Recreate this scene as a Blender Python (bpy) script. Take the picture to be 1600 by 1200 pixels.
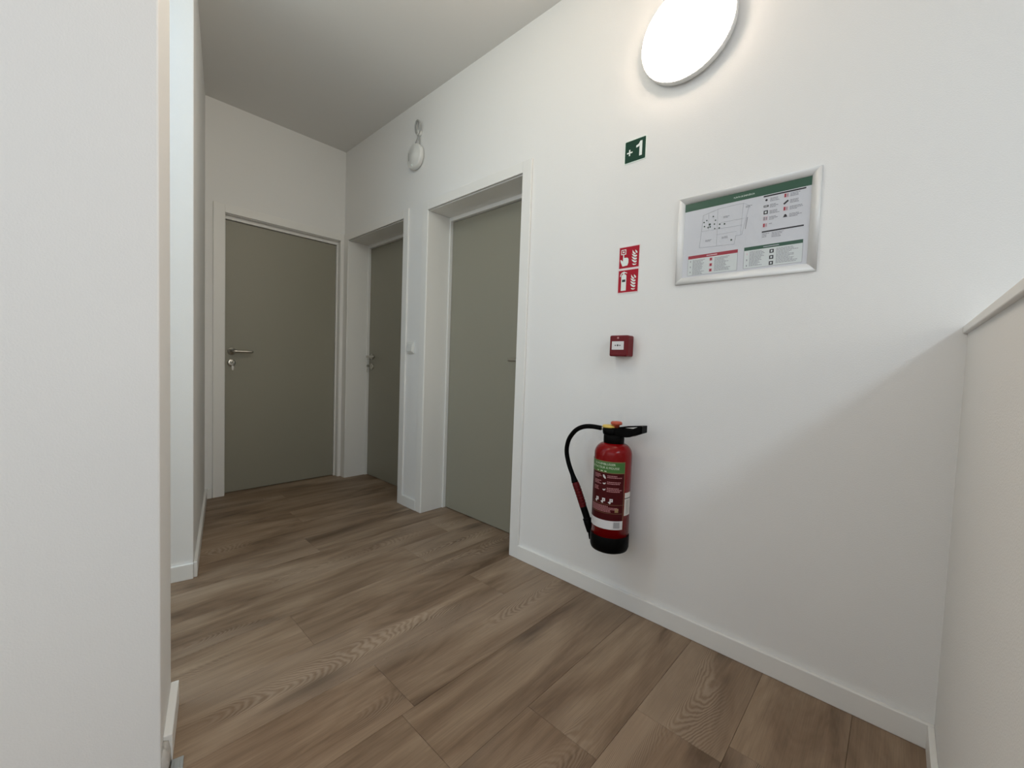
import bpy, bmesh, math, random
from mathutils import Vector, Matrix

for o in list(bpy.data.objects):
    bpy.data.objects.remove(o)
sc = bpy.context.scene
COL = sc.collection
random.seed(7)
CY = 1.5898

# ------------------------------------------------------------------ camera
f_px, yaw, pitch, roll = 647.079, 0.820686, -0.045592, 0.035707
fwd = Vector((math.cos(yaw) * math.cos(pitch), -math.sin(yaw) * math.cos(pitch), math.sin(pitch)))
r0 = Vector((-math.sin(yaw), -math.cos(yaw), 0))
u0 = r0.cross(fwd)
rv = math.cos(roll) * r0 + math.sin(roll) * u0
uv = -math.sin(roll) * r0 + math.cos(roll) * u0
cam = bpy.data.cameras.new('camera')
cam.sensor_fit = 'HORIZONTAL'
cam.sensor_width = 36.0
cam.lens = 36.0 * f_px / 1600
cam.clip_start = 0.02
camo = bpy.data.objects.new('camera', cam)
COL.objects.link(camo)
camo.matrix_world = Matrix(((rv.x, uv.x, -fwd.x, 0), (rv.y, uv.y, -fwd.y, CY), (rv.z, uv.z, -fwd.z, 1.0), (0, 0, 0, 1)))
sc.camera = camo

# ------------------------------------------------------------------ world, lights, exposure
sc.view_settings.view_transform = 'Standard'
sc.view_settings.look = 'None'
sc.view_settings.exposure = -0.12
sc.view_settings.gamma = 1.0
sc.view_settings.use_curve_mapping = False
world = bpy.data.worlds.new('world')
sc.world = world
world.use_nodes = True
world.node_tree.nodes['Background'].inputs[0].default_value = (0.80, 0.90, 1.0, 1)
world.node_tree.nodes['Background'].inputs[1].default_value = 0.03


def area(name, loc, direction, sx, sy, power, col):
    l = bpy.data.lights.new(name, 'AREA')
    l.shape = 'RECTANGLE'
    l.size, l.size_y = sx, sy
    l.energy = power
    l.color = col
    o = bpy.data.objects.new(name, l)
    COL.objects.link(o)
    o.location = loc
    o.rotation_euler = Vector(direction).to_track_quat('-Z', 'Y').to_euler()
    o['kind'] = 'helper'
    return o


# daylight through an assumed, unseen rooflight over the stairs, beyond the half-height wall
area('stair_assumed_rooflight', (-1.87, 1.6, 2.80), (0, 0, -1), 0.48, 1.4, 38, (0.74, 0.88, 1.0))
# added fill set in an invented stairwell window, lifts surfaces facing the stairs
area('stair_window_fill', (-4.63, 1.6, 2.1), (1, -0.05, 0), 2.05, 1.05, 31, (1.0, 0.945, 0.82))
# soft fill from a landing window added unseen behind the camera
area('landing_window_fill', (0.1, 3.03, 1.75), (0.15, -1, -0.05), 1.9, 1.4, 13.8, (0.88, 0.92, 1.0))
# side passage: daylight from an assumed end window, and an added blue ceiling fill
area('passage_assumed_daylight', (2.16, 2.70, 1.5), (-0.205, -0.979, 0), 0.7, 1.8, 7.6, (0.93, 1.0, 0.97))
area('passage_blue_fill', (1.95, 2.0, 2.69), (0, 0, -1), 0.3, 0.3, 4.4, (0.10, 0.52, 1.0))  # added unseen panel under a closed ceiling, tints the opening's reveal
# added point fill under the landing ceiling, unseen above the picture, brightens the corridor
pl_ = bpy.data.lights.new('landing_ceiling_fill', 'POINT')
pl_.shadow_soft_size = 0.14
pl_.energy = 9.0
pl_.color = (1.0, 0.97, 0.80)
po_ = bpy.data.objects.new('landing_ceiling_fill', pl_)
COL.objects.link(po_)
po_.location = (1.22, 1.22, 2.50)


# ------------------------------------------------------------------ materials
def S(r, g, b):
    f = lambda c: ((c / 255 + 0.055) / 1.055) ** 2.4 if c > 10 else c / 255 / 12.92
    return (f(r), f(g), f(b), 1)


def mat(name, col, rough=0.5, metal=0.0, bump=0.0, scale=200.0, spec=0.5, emit=0.0, emcol=None, var=0.0, coat=0.0):
    m = bpy.data.materials.new(name)
    m.use_nodes = True
    nt = m.node_tree
    b = nt.nodes['Principled BSDF']
    b.inputs['Base Color'].default_value = col
    b.inputs['Roughness'].default_value = rough
    b.inputs['Metallic'].default_value = metal
    b.inputs['Specular IOR Level'].default_value = spec
    b.inputs['Coat Weight'].default_value = coat
    if emit:
        b.inputs['Emission Color'].default_value = emcol or col
        b.inputs['Emission Strength'].default_value = emit
    tc = nt.nodes.new('ShaderNodeTexCoord')
    nz = nt.nodes.new('ShaderNodeTexNoise')
    nz.inputs['Scale'].default_value = scale
    nz.inputs['Detail'].default_value = 3
    nt.links.new(tc.outputs['Object'], nz.inputs['Vector'])
    if bump:
        bp = nt.nodes.new('ShaderNodeBump')
        bp.inputs['Strength'].default_value = bump
        bp.inputs['Distance'].default_value = 0.002
        nt.links.new(nz.outputs['Fac'], bp.inputs['Height'])
        nt.links.new(bp.outputs['Normal'], b.inputs['Normal'])
    if var:
        mx = nt.nodes.new('ShaderNodeMix')
        mx.data_type = 'RGBA'
        mx.inputs[6].default_value = tuple(c * (1 - var) for c in col[:3]) + (1,)
        mx.inputs[7].default_value = tuple(min(1, c * (1 + var)) for c in col[:3]) + (1,)
        n2 = nt.nodes.new('ShaderNodeTexNoise')
        n2.inputs['Scale'].default_value = 2.0
        nt.links.new(tc.outputs['Object'], n2.inputs['Vector'])
        nt.links.new(n2.outputs['Fac'], mx.inputs[0])
        nt.links.new(mx.outputs[2], b.inputs['Base Color'])
    return m


M = {}
M['wall'] = mat('wall_paint', (0.86, 0.853, 0.835, 1), 0.75, bump=0.28, scale=300, spec=0.25, var=0.01)
M['ceil'] = mat('ceiling_paint', (0.80, 0.793, 0.77, 1), 0.9, bump=0.05, scale=300, spec=0.1)
M['trim'] = mat('trim_lacquer', (0.86, 0.85, 0.82, 1), 0.38, bump=0.02, scale=60)
M['leaf'] = mat('door_grey_green', (0.310, 0.296, 0.236, 1), 0.42, bump=0.03, scale=500, var=0.02)
M['steel'] = mat('brushed_steel', (0.56, 0.54, 0.49, 1), 0.28, 1.0, bump=0.02, scale=300)
M['dark'] = mat('dark_gap', (0.02, 0.018, 0.015, 1), 0.8, bump=0.1)
M['plastic'] = mat('white_plastic', (0.80, 0.80, 0.77, 1), 0.32, bump=0.01)
M['clear'] = mat('translucent_plastic', (0.42, 0.42, 0.40, 1), 0.25, bump=0.01)
M['greyplastic'] = mat('grey_plastic', (0.42, 0.42, 0.40, 1), 0.35, bump=0.02)
M['profile'] = mat('floor_edge_profile', (0.40, 0.42, 0.42, 1), 0.35, 0.3, bump=0.05)
M['putty'] = mat('rough_putty', (0.52, 0.49, 0.45, 1), 0.8, bump=0.8, scale=120)
M['alu'] = mat('satin_aluminium', (0.82, 0.82, 0.81, 1), 0.36, 0.05, bump=0.02, scale=200)
M['red'] = mat('extinguisher_red', (0.215, 0.0025, 0.0035, 1), 0.18, bump=0.005, scale=150, spec=0.25)
M['labelred'] = mat('label_dark_red', (0.062, 0.003, 0.005, 1), 0.40, bump=0.01, spec=0.2)
M['black'] = mat('black_plastic', (0.0025, 0.0025, 0.0025, 1), 0.42, bump=0.03, scale=300, spec=0.06)
M['rubber'] = mat('black_rubber', (0.0025, 0.0025, 0.0025, 1), 0.5, bump=0.05, scale=500, spec=0.06)
M['yellow'] = mat('yellow_plastic', (0.72, 0.50, 0.10, 1), 0.4, bump=0.02)
M['orange'] = mat('orange_plastic', (0.50, 0.085, 0.04, 1), 0.4, bump=0.02)
M['gripred'] = mat('grip_red', (0.10, 0.003, 0.005, 1), 0.4, bump=0.02, spec=0.2)
M['pgreen'] = mat('print_green', (0.055, 0.17, 0.035, 1), 0.4, bump=0.01)
M['pline'] = mat('print_gold_line', (0.30, 0.20, 0.09, 1), 0.4, bump=0.01)
M['ptext'] = mat('print_pale_text', (0.78, 0.82, 0.66, 1), 0.4, bump=0.01)
M['ppink'] = mat('print_pink_text', (0.50, 0.22, 0.23, 1), 0.4, bump=0.01)
M['pwhite'] = mat('print_white', (0.74, 0.72, 0.72, 1), 0.4, bump=0.01)
M['pwarm'] = mat('print_label_white', (0.72, 0.68, 0.62, 1), 0.4, bump=0.01)
M['pgrey'] = mat('print_grey', (0.30, 0.30, 0.31, 1), 0.4, bump=0.01)
M['signgreen'] = mat('sign_green', (0.006, 0.046, 0.026, 1), 0.45, bump=0.01, spec=0.15)
M['signedge'] = mat('sign_pale_edge', (0.80, 0.90, 0.82, 1), 0.35, bump=0.01)
M['signwhite'] = mat('sign_white', (0.80, 0.86, 0.82, 1), 0.4, bump=0.01)
M['signred'] = mat('sign_red', (0.42, 0.012, 0.028, 1), 0.45, bump=0.01, spec=0.15)
M['signrededge'] = mat('sign_pink_edge', (0.84, 0.72, 0.72, 1), 0.35, bump=0.01)
M['callred'] = mat('call_point_red', (0.145, 0.004, 0.008, 1), 0.38, bump=0.01, spec=0.25)
M['ink'] = mat('ink_black', (0.012, 0.012, 0.014, 1), 0.4, bump=0.01)
M['paper'] = mat('poster_paper', (0.63, 0.64, 0.68, 1), 0.30, bump=0.01)
M['postgreen'] = mat('poster_green', (0.030, 0.095, 0.058, 1), 0.3, bump=0.01)
M['postred'] = mat('poster_red', S(160, 52, 66), 0.3, bump=0.01)
M['postblack'] = mat('poster_black', (0.018, 0.016, 0.02, 1), 0.3, bump=0.01)
M['ptg'] = mat('poster_grey_text', (0.30, 0.30, 0.33, 1), 0.3, bump=0.01)
M['ptl'] = mat('poster_light_line', (0.45, 0.46, 0.50, 1), 0.3, bump=0.01)
M['pbox'] = mat('poster_box_fill', (0.66, 0.70, 0.70, 1), 0.3, bump=0.01)
M['ppk'] = mat('poster_pink_fill', (0.70, 0.52, 0.56, 1), 0.3, bump=0.01)
M['lampon'] = mat('lamp_diffuser_lit', (0.9, 0.9, 0.88, 1), 0.5, emit=35.0, emcol=(1.0, 0.80, 0.64, 1), bump=0.0)


def wood():
    m = bpy.data.materials.new('oak_plank')
    m.use_nodes = True
    nt = m.node_tree
    L = nt.links.new
    N = nt.nodes.new
    b = nt.nodes['Principled BSDF']
    tc = N('ShaderNodeTexCoord')
    oi = N('ShaderNodeObjectInfo')

    def math_(op, a, c=None, d=None):
        n = N('ShaderNodeMath')
        n.operation = op
        for i, v in enumerate((a, c, d)):
            if v is None:
                continue
            if isinstance(v, (int, float)):
                n.inputs[i].default_value = v
            else:
                L(v, n.inputs[i])
        return n.outputs[0]

    def vm(op, a, c):
        n = N('ShaderNodeVectorMath')
        n.operation = op
        for i, v in enumerate((a, c)):
            if isinstance(v, tuple):
                n.inputs[i].default_value = v
            else:
                L(v, n.inputs[i])
        return n.outputs[0]

    def noise(vec, scale, detail=3, rough=0.5, dist=0.0):
        n = N('ShaderNodeTexNoise')
        n.inputs['Scale'].default_value = scale
        n.inputs['Detail'].default_value = detail
        n.inputs['Roughness'].default_value = rough
        n.inputs['Distortion'].default_value = dist
        L(vec, n.inputs['Vector'])
        return n.outputs['Fac']

    def ramp(fac, stops):
        n = N('ShaderNodeValToRGB')
        e = n.color_ramp.elements
        e[0].position, e[0].color = stops[0]
        e[1].position, e[1].color = stops[-1]
        for p_, c_ in stops[1:-1]:
            k = e.new(p_)
            k.color = c_
        L(fac, n.inputs[0])
        return n.outputs[0]

    def mix(fac, a, c, mode='MIX'):
        n = N('ShaderNodeMix')
        n.data_type = 'RGBA'
        n.blend_type = mode
        for i, v in ((0, fac), (6, a), (7, c)):
            if isinstance(v, (int, float, tuple)):
                n.inputs[i].default_value = v
            else:
                L(v, n.inputs[i])
        return n.outputs[2]

    cmb = N('ShaderNodeCombineXYZ')
    r1 = math_('MULTIPLY', oi.outputs['Random'], 37.0)
    r2 = math_('MULTIPLY', oi.outputs['Random'], 91.0)
    L(r1, cmb.inputs[0])
    L(r2, cmb.inputs[1])
    L(r1, cmb.inputs[2])
    loc = vm('ADD', tc.outputs['Object'], cmb.outputs[0])
    sx = vm('MULTIPLY', loc, (1.0, 0.20, 1.0))
    # broad tone streaks, several centimetres wide
    broad = noise(sx, 8.0, 4, 0.58, 0.7)
    streak = noise(vm('MULTIPLY', loc, (1.0, 0.05, 1.0)), 60.0, 3, 0.6)
    fine = noise(vm('MULTIPLY', loc, (1.0, 0.025, 1.0)), 330.0, 2, 0.6)
    # cathedral figure: growth rings cut by the plank face
    warp = noise(vm('MULTIPLY', loc, (1.0, 0.25, 1.0)), 5.5, 2, 0.5)
    sep = N('ShaderNodeSeparateXYZ')
    L(tc.outputs['Object'], sep.inputs[0])
    cx = math_('SUBTRACT', sep.outputs[0], math_('MULTIPLY', math_('SUBTRACT', oi.outputs['Random'], 0.5), 0.10))
    par = math_('MULTIPLY', math_('MULTIPLY', cx, cx), 42.0)
    sgn = math_('SUBTRACT', math_('MULTIPLY', math_('GREATER_THAN', math_('FRACT', math_('MULTIPLY', oi.outputs['Random'], 13.0)), 0.5), 2.0), 1.0)
    along = math_('MULTIPLY', math_('MULTIPLY', sep.outputs[1], 0.75), sgn)
    jit = noise(vm('MULTIPLY', loc, (1.0, 0.5, 1.0)), 42.0, 2, 0.5)
    ph = math_('ADD', math_('ADD', par, along), math_('ADD', math_('MULTIPLY', warp, 0.75), math_('MULTIPLY', jit, 0.035)))
    ring = math_('SINE', math_('MULTIPLY', ph, 250.0))
    ring = math_('MULTIPLY', math_('ADD', ring, 1.0), 0.5)
    amt = ramp(noise(vm('MULTIPLY', loc, (1.0, 0.3, 1.0)), 4.2, 1), [(0.50, (0, 0, 0, 1)), (0.62, (1, 1, 1, 1))])
    ringm = math_('MULTIPLY', ring, amt)
    base = ramp(broad, [(0.30, (0.145, 0.090, 0.053, 1)), (0.43, (0.262, 0.176, 0.113, 1)), (0.56, (0.340, 0.240, 0.160, 1)), (0.72, (0.430, 0.316, 0.216, 1))])
    base = mix(0.50, base, ramp(streak, [(0.25, (0.55, 0.53, 0.51, 1)), (0.7, (1.0, 1.0, 1.0, 1))]), 'MULTIPLY')
    base = mix(0.30, base, ramp(fine, [(0.3, (0.55, 0.52, 0.5, 1)), (0.62, (1.05, 1.05, 1.05, 1))]), 'MULTIPLY')
    base = mix(math_('MULTIPLY', ringm, 0.42), base, (0.52, 0.41, 0.31, 1))
    # knots and dark smudges
    vo = N('ShaderNodeTexVoronoi')
    vo.inputs['Scale'].default_value = 4.2
    L(vm('ADD', vm('MULTIPLY', loc, (1.0, 0.30, 1.0)), (0, 0, 0)), vo.inputs['Vector'])
    kn = math_('ADD', vo.outputs['Distance'], math_('MULTIPLY', math_('SUBTRACT', streak, 0.5), 0.12))
    knm = ramp(kn, [(0.02, (1, 1, 1, 1)), (0.20, (0, 0, 0, 1))])
    base = mix(math_('MULTIPLY', knm, 0.72), base, (0.075, 0.048, 0.031, 1))
    # plank to plank tone
    tone = math_('ADD', 0.90, math_('MULTIPLY', math_('FRACT', math_('MULTIPLY', oi.outputs['Random'], 7.3)), 0.15))
    tv = N('ShaderNodeCombineColor')
    for i in range(3):
        L(tone, tv.inputs[i])
    base = mix(1.0, base, tv.outputs[0], 'MULTIPLY')
    L(base, b.inputs['Base Color'])
    rr = math_('ADD', 0.42, math_('MULTIPLY', fine, 0.16))
    L(rr, b.inputs['Roughness'])
    b.inputs['Specular IOR Level'].default_value = 0.35
    bp = N('ShaderNodeBump')
    bp.inputs['Strength'].default_value = 0.15
    bp.inputs['Distance'].default_value = 0.001
    L(math_('ADD', fine, ringm), bp.inputs['Height'])
    L(bp.outputs['Normal'], b.inputs['Normal'])
    return m


M['wood'] = wood()


# ------------------------------------------------------------------ mesh helpers
class MB:
    """collects shapes with material names and links them as one mesh object"""

    def __init__(self):
        self.bm = bmesh.new()
        self.mats = []

    def _mi(self, m):
        if m not in self.mats:
            self.mats.append(m)
        return self.mats.index(m)

    def _tag(self, faces, m, smooth=False):
        k = self._mi(m)
        for f in faces:
            f.material_index = k
            f.smooth = smooth

    def box(self, a, b, m='wall'):
        x0, y0, z0 = [min(a[i], b[i]) for i in range(3)]
        x1, y1, z1 = [max(a[i], b[i]) for i in range(3)]
        v = [self.bm.verts.new(p) for p in ((x0, y0, z0), (x1, y0, z0), (x1, y1, z0), (x0, y1, z0), (x0, y0, z1), (x1, y0, z1), (x1, y1, z1), (x0, y1, z1))]
        fs = [self.bm.faces.new([v[i] for i in q]) for q in ((3, 2, 1, 0), (4, 5, 6, 7), (0, 1, 5, 4), (1, 2, 6, 5), (2, 3, 7, 6), (3, 0, 4, 7))]
        self._tag(fs, m)
        return self

    def prism(self, poly, z0, z1, m='wall'):
        """poly is a counter-clockwise list of xy points"""
        n = len(poly)
        lo = [self.bm.verts.new((p[0], p[1], z0)) for p in poly]
        hi = [self.bm.verts.new((p[0], p[1], z1)) for p in poly]
        fs = [self.bm.faces.new(lo[::-1]), self.bm.faces.new(hi)]
        for i in range(n):
            j = (i + 1) % n
            fs.append(self.bm.faces.new([lo[i], lo[j], hi[j], hi[i]]))
        self._tag(fs, m)
        return self

    def plate(self, pts, m, fn, n0, n1, smooth=False):
        """2D outline pts (u,v), extruded from n0 to n1 along the normal; fn(u,v,n)->xyz"""
        lo = [self.bm.verts.new(fn(u, v, n0)) for u, v in pts]
        hi = [self.bm.verts.new(fn(u, v, n1)) for u, v in pts]
        n = len(pts)
        fs = [self.bm.faces.new(lo[::-1]), self.bm.faces.new(hi)]
        for i in range(n):
            j = (i + 1) % n
            fs.append(self.bm.faces.new([lo[i], lo[j], hi[j], hi[i]]))
        self._tag(fs, m, smooth)
        return self

    def lathe(self, prof, c, axis, m, n=48, smooth=True):
        """prof: (radius, height) pairs along axis from c"""
        ax = Vector(axis).normalized()
        t = Vector((0, 0, 1)) if abs(ax.z) < 0.9 else Vector((1, 0, 0))
        a = ax.cross(t).normalized()
        b_ = ax.cross(a)
        c = Vector(c)
        rings = []
        for r, h in prof:
            if r < 1e-6:
                rings.append([self.bm.verts.new(c + ax * h)])
            else:
                rings.append([self.bm.verts.new(c + ax * h + (a * math.cos(2 * math.pi * i / n) + b_ * math.sin(2 * math.pi * i / n)) * r) for i in range(n)])
        fs = []
        for p, q in zip(rings, rings[1:]):
            for i in range(n):
                j = (i + 1) % n
                if len(p) == 1 and len(q) == 1:
                    continue
                if len(p) == 1:
                    fs.append(self.bm.faces.new([p[0], q[j], q[i]]))
                elif len(q) == 1:
                    fs.append(self.bm.faces.new([p[i], p[j], q[0]]))
                else:
                    fs.append(self.bm.faces.new([p[i], p[j], q[j], q[i]]))
        self._tag(fs, m, smooth)
        return self

    def tube(self, pts, rad, m, n=14, cap=True, smooth=True):
        pts = [Vector(p) for p in pts]
        if not isinstance(rad, (list, tuple)):
            rad = [rad] * len(pts)
        rings = []
        prev = None
        for i, p in enumerate(pts):
            d = (pts[min(i + 1, len(pts) - 1)] - pts[max(i - 1, 0)]).normalized()
            if prev is None:
                t = Vector((0, 0, 1)) if abs(d.z) < 0.9 else Vector((1, 0, 0))
                a = d.cross(t).normalized()
            else:
                a = (prev - d * prev.dot(d)).normalized()
            prev = a
            b_ = d.cross(a)
            rings.append([self.bm.verts.new(p + (a * math.cos(2 * math.pi * k / n) + b_ * math.sin(2 * math.pi * k / n)) * rad[i]) for k in range(n)])
        fs = []
        for p, q in zip(rings, rings[1:]):
            for i in range(n):
                j = (i + 1) % n
                fs.append(self.bm.faces.new([p[i], p[j], q[j], q[i]]))
        if cap:
            fs.append(self.bm.faces.new(rings[0][::-1]))
            fs.append(self.bm.faces.new(rings[-1]))
        self._tag(fs, m, smooth)
        return self

    def build(self, name, parent=None, bevel=0.0, loc=None, seg=1, autosmooth=False):
        bmesh.ops.recalc_face_normals(self.bm, faces=self.bm.faces)
        me = bpy.data.meshes.new(name)
        if loc is not None:
            bmesh.ops.translate(self.bm, verts=self.bm.verts, vec=-Vector(loc))
        self.bm.to_mesh(me)
        self.bm.free()
        for m in self.mats:
            me.materials.append(M[m])
        o = bpy.data.objects.new(name, me)
        COL.objects.link(o)
        if loc is not None:
            o.location = loc
        if parent is not None:
            o.parent = parent
            if parent.type == 'EMPTY' or True:
                o.matrix_parent_inverse = world_of(parent).inverted()
        if bevel:
            md = o.modifiers.new('bevel', 'BEVEL')
            md.width = bevel
            md.segments = seg
            md.limit_method = 'ANGLE'
            md.angle_limit = math.radians(50)
        return o


def world_of(o):
    m = Matrix.Translation(o.location) @ o.rotation_euler.to_matrix().to_4x4()
    if o.parent is not None:
        m = world_of(o.parent) @ o.matrix_parent_inverse @ m
    return m


def empty(name, loc):
    o = bpy.data.objects.new(name, None)
    COL.objects.link(o)
    o.location = loc
    o.empty_display_size = 0.1
    return o


def tag(o, label, cat, kind=None, group=None):
    o['label'] = label
    o['category'] = cat
    if kind:
        o['kind'] = kind
    if group:
        o['group'] = group
    return o


def bez(pts, n=8):
    """Catmull-Rom through pts"""
    P = [Vector(p) for p in pts]
    P = [2 * P[0] - P[1]] + P + [2 * P[-1] - P[-2]]
    out = []
    for i in range(1, len(P) - 2):
        for k in range(n):
            t = k / n
            a, b, c, d = P[i - 1], P[i], P[i + 1], P[i + 2]
            out.append(0.5 * ((2 * b) + (c - a) * t + (2 * a - 5 * b + 4 * c - d) * t * t + (3 * b - a - 3 * c + d) * t ** 3))
    out.append(P[-2])
    return out


# ------------------------------------------------------------------ dimensions read off the photograph
XB = 3.4544          # far end wall
ZC = 2.711           # corridor ceiling
XH = -0.124          # face of the half-height wall
D3 = (1.4524, 2.2584, 1.969)
D2 = (2.5449, 3.3644, 1.9726)
DB = (0.0374, 0.8419, 1.9735)
CW = 0.062           # casing width
PR = 0.012           # casing thickness
dv = Vector((0.205, 0.979))           # direction at right angles to the left-hand wall
LN0, LN1 = Vector((1.207, 1.4505)), Vector((1.4545, 1.3995))
LF0, LF1 = Vector((2.2535, 1.2160)), Vector((3.4544, 0.9555))

# ------------------------------------------------------------------ walls
w = MB()
lin = 0.02
w.box((-4.6, -0.22, -1.6), (D3[0] - lin, 0, 2.76))
w.box((D3[0] - lin, -0.22, D3[2] + lin), (D3[1] + lin, 0, 2.76))
w.box((D3[1] + lin, -0.22, -0.1), (D2[0] - lin, 0, 2.76))
w.box((D2[0] - lin, -0.22, D2[2] + lin), (D2[1] + lin, 0, 2.76))
w.box((D2[1] + lin, -0.22, -0.1), (XB, 0, 2.76))
tag(w.build('wall_right'), 'long white painted wall carrying two doors, the extinguisher and the round lamp', 'wall', 'structure')

w = MB()
w.box((XB, -0.3, -0.1), (XB + 0.2, DB[0] - lin, ZC))
w.box((XB, DB[0] - lin, DB[2] + lin), (XB + 0.2, DB[1] + lin, ZC))
w.box((XB, DB[1] + lin, -0.1), (XB + 0.2, 1.25, ZC))
tag(w.build('wall_back'), 'short white end wall around the far grey-green door', 'wall', 'structure')

ext = 1.62
q = lambda p, s: (p.x + dv.x * s, p.y + dv.y * s)
w = MB().prism([tuple(LN0), tuple(LN1), q(LN1, ext), q(LN0, ext)], -1.6, 2.76)
tag(w.build('wall_left_near', bevel=0.004, seg=2), 'broad white wall end close to the camera filling the picture edge', 'wall', 'structure')
w = MB().prism([tuple(LF0), (LF1.x + 0.1, LF1.y - 0.0217), q(Vector((LF1.x + 0.1, LF1.y - 0.0217)), ext), q(LF0, ext)], -0.1, ZC)
tag(w.build('wall_left_far', bevel=0.003, seg=2), 'narrow white corridor wall beyond the side opening, running to the far door', 'wall', 'structure')
w = MB().prism([q(LN1, ext - 0.1), q(LF0, ext - 0.1), q(LF0, ext), q(LN1, ext)], -0.1, ZC)
tag(w.build('wall_passage'), 'white wall closing the side passage', 'wall', 'structure')
# stairwell shell behind the camera, with a window added for the fill light
w = MB()
w.box((-4.7, 0, -1.6), (-4.6, 3.1, 1.55))
w.box((-4.7, 0, 1.55), (-4.6, 0.55, 2.76))
w.box((-4.7, 2.65, 1.55), (-4.6, 3.1, 2.76))
w.box((-4.7, 0.55, 2.66), (-4.6, 2.65, 2.76))
tag(w.build('wall_stair'), 'white stairwell wall with an added wide window behind the camera', 'wall', 'structure')
w = MB()
w.box((-4.6, 3.0, -1.6), (-0.92, 3.1, 2.76))
w.box((1.12, 3.0, -1.6), (1.65, 3.1, 2.76))
w.box((-0.92, 3.0, -1.6), (1.12, 3.1, 0.98))
w.box((-0.92, 3.0, 2.52), (1.12, 3.1, 2.76))
tag(w.build('wall_front'), 'white landing wall with an added window behind the camera', 'wall', 'structure')
w = MB()
w.box((XH - 0.3, -0.2, ZC), (XB + 0.2, 3.1, ZC + 0.14), 'ceil')
tag(w.build('ceiling'), 'flat off-white ceiling over the landing and corridor', 'ceiling', 'structure')
w = MB()  # stairwell ceiling, left open for the assumed rooflight
for a_, b_ in (((-4.7, -0.2), (-2.18, 3.1)), ((-1.56, -0.2), (XH - 0.3, 3.1)), ((-2.18, -0.2), (-1.56, 0.88)), ((-2.18, 2.32), (-1.56, 3.1))):
    w.box((a_[0], a_[1], 2.76), (b_[0], b_[1], 2.9), 'ceil')
tag(w.build('ceiling_stairwell'), 'off-white ceiling above the stairs with an assumed rooflight opening', 'ceiling', 'structure')

# unseen windows added behind the camera to hold the fill lights
def window(name, label, x0, x1, y0, y1, z0, z1):
    e = empty(name, ((x0 + x1) / 2, (y0 + y1) / 2, z0))
    tag(e, label, 'window', 'structure')
    t = 0.05
    f = MB()
    if x1 - x0 < y1 - y0:
        f.box((x0, y0, z0), (x1, y1, z0 + t), 'trim').box((x0, y0, z1 - t), (x1, y1, z1), 'trim')
        f.box((x0, y0, z0 + t), (x1, y0 + t, z1 - t), 'trim').box((x0, y1 - t, z0 + t), (x1, y1, z1 - t), 'trim')
    else:
        f.box((x0, y0, z0), (x1, y1, z0 + t), 'trim').box((x0, y0, z1 - t), (x1, y1, z1), 'trim')
        f.box((x0, y0, z0 + t), (x0 + t, y1, z1 - t), 'trim').box((x1 - t, y0, z0 + t), (x1, y1, z1 - t), 'trim')
    f.build('window_frame', e)


window('window_1', 'white framed wide stairwell window added unseen behind the camera', -4.7, -4.64, 0.55, 2.65, 1.55, 2.66)
window('window_2', 'white framed landing window added unseen behind the camera', -0.92, 1.12, 3.04, 3.1, 0.98, 2.52)

# half-height wall beside the landing
w = MB().box((XH - 0.14, 0.0, -1.6), (XH, 1.52, 1.124), 'wall')
hw = w.build('wall_half')
tag(hw, 'half-height white parapet wall beside the landing, topped by a board', 'wall', 'structure')
w = MB().box((XH - 0.15, 0.0, 1.124), (XH + 0.009, 1.53, 1.143), 'trim')
c = w.build('trim_1', bevel=0.002, seg=2)
tag(c, 'off-white board capping the half-height wall', 'trim', 'structure')

# ------------------------------------------------------------------ floor planks
fl = empty('floor', (0, 0, 0))
tag(fl, 'brown oak plank floor laid across the corridor', 'floor', 'structure')
PW = 0.2325
known = {0.276: [0.455], 0.508: [0.676], 0.740: [], 0.972: [0.912], 1.204: [0.30], 1.436: [1.012], 1.668: [0.37]}
row = -3
k0 = 0.276
rows = []
x = k0 - 2 * PW
while x < XB + 0.12:
    rows.append(x)
    x += PW
count = 0
for i, x0 in enumerate(rows):
    x1 = x0 + PW
    ys, ye = -0.26, 3.02
    if x0 > XB - 0.2:
        ye = 1.1
    xa, xb = max(x0, XH), min(x1, XB + 0.14)
    if xb - xa < 0.02:
        continue
    key = min(known, key=lambda k: abs(k - x0))
    L_ = 1.38
    if abs(key - x0) < 0.02 and known[key]:
        j0 = known[key][0]
    else:
        j0 = ys + ((i * 0.47) % 1.0) * L_
    js = [j0 + k * L_ for k in range(-3, 4)]
    cuts = [ys] + [j for j in js if ys + 0.05 < j < ye - 0.05] + [ye]
    for a, b in zip(cuts, cuts[1:]):
        c0 = Vector(((x0 + x1) / 2, (a + b) / 2, 0))
        g = 0.0003
        ch = 0.0007
        bm_ = MB()
        dz = 0.0
        lo = [(xa + g, a + g), (xb - g, a + g), (xb - g, b - g), (xa + g, b - g)]
        hi = [(xa + g + ch, a + g + ch), (xb - g - ch, a + g + ch), (xb - g - ch, b - g - ch), (xa + g + ch, b - g - ch)]
        vs = [[bm_.bm.verts.new((p[0], p[1], z)) for p in ring] for ring, z in ((lo, -0.012), (lo, -0.0007), (hi, 0.0))]
        fs = [bm_.bm.faces.new(vs[0][::-1]), bm_.bm.faces.new(vs[2])]
        for r_, s_ in ((vs[0], vs[1]), (vs[1], vs[2])):
            for k in range(4):
                m_ = (k + 1) % 4
                fs.append(bm_.bm.faces.new([r_[k], r_[m_], s_[m_], s_[k]]))
        bm_._tag(fs, 'wood')
        bm_.build('plank', fl, loc=c0)
        count += 1
MB().box((XH - 0.0, -0.26, -0.03), (XB + 0.14, 3.02, -0.012), 'dark').build('underlay', fl)

# ------------------------------------------------------------------ baseboards
BH, BT = 0.070, 0.014


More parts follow.
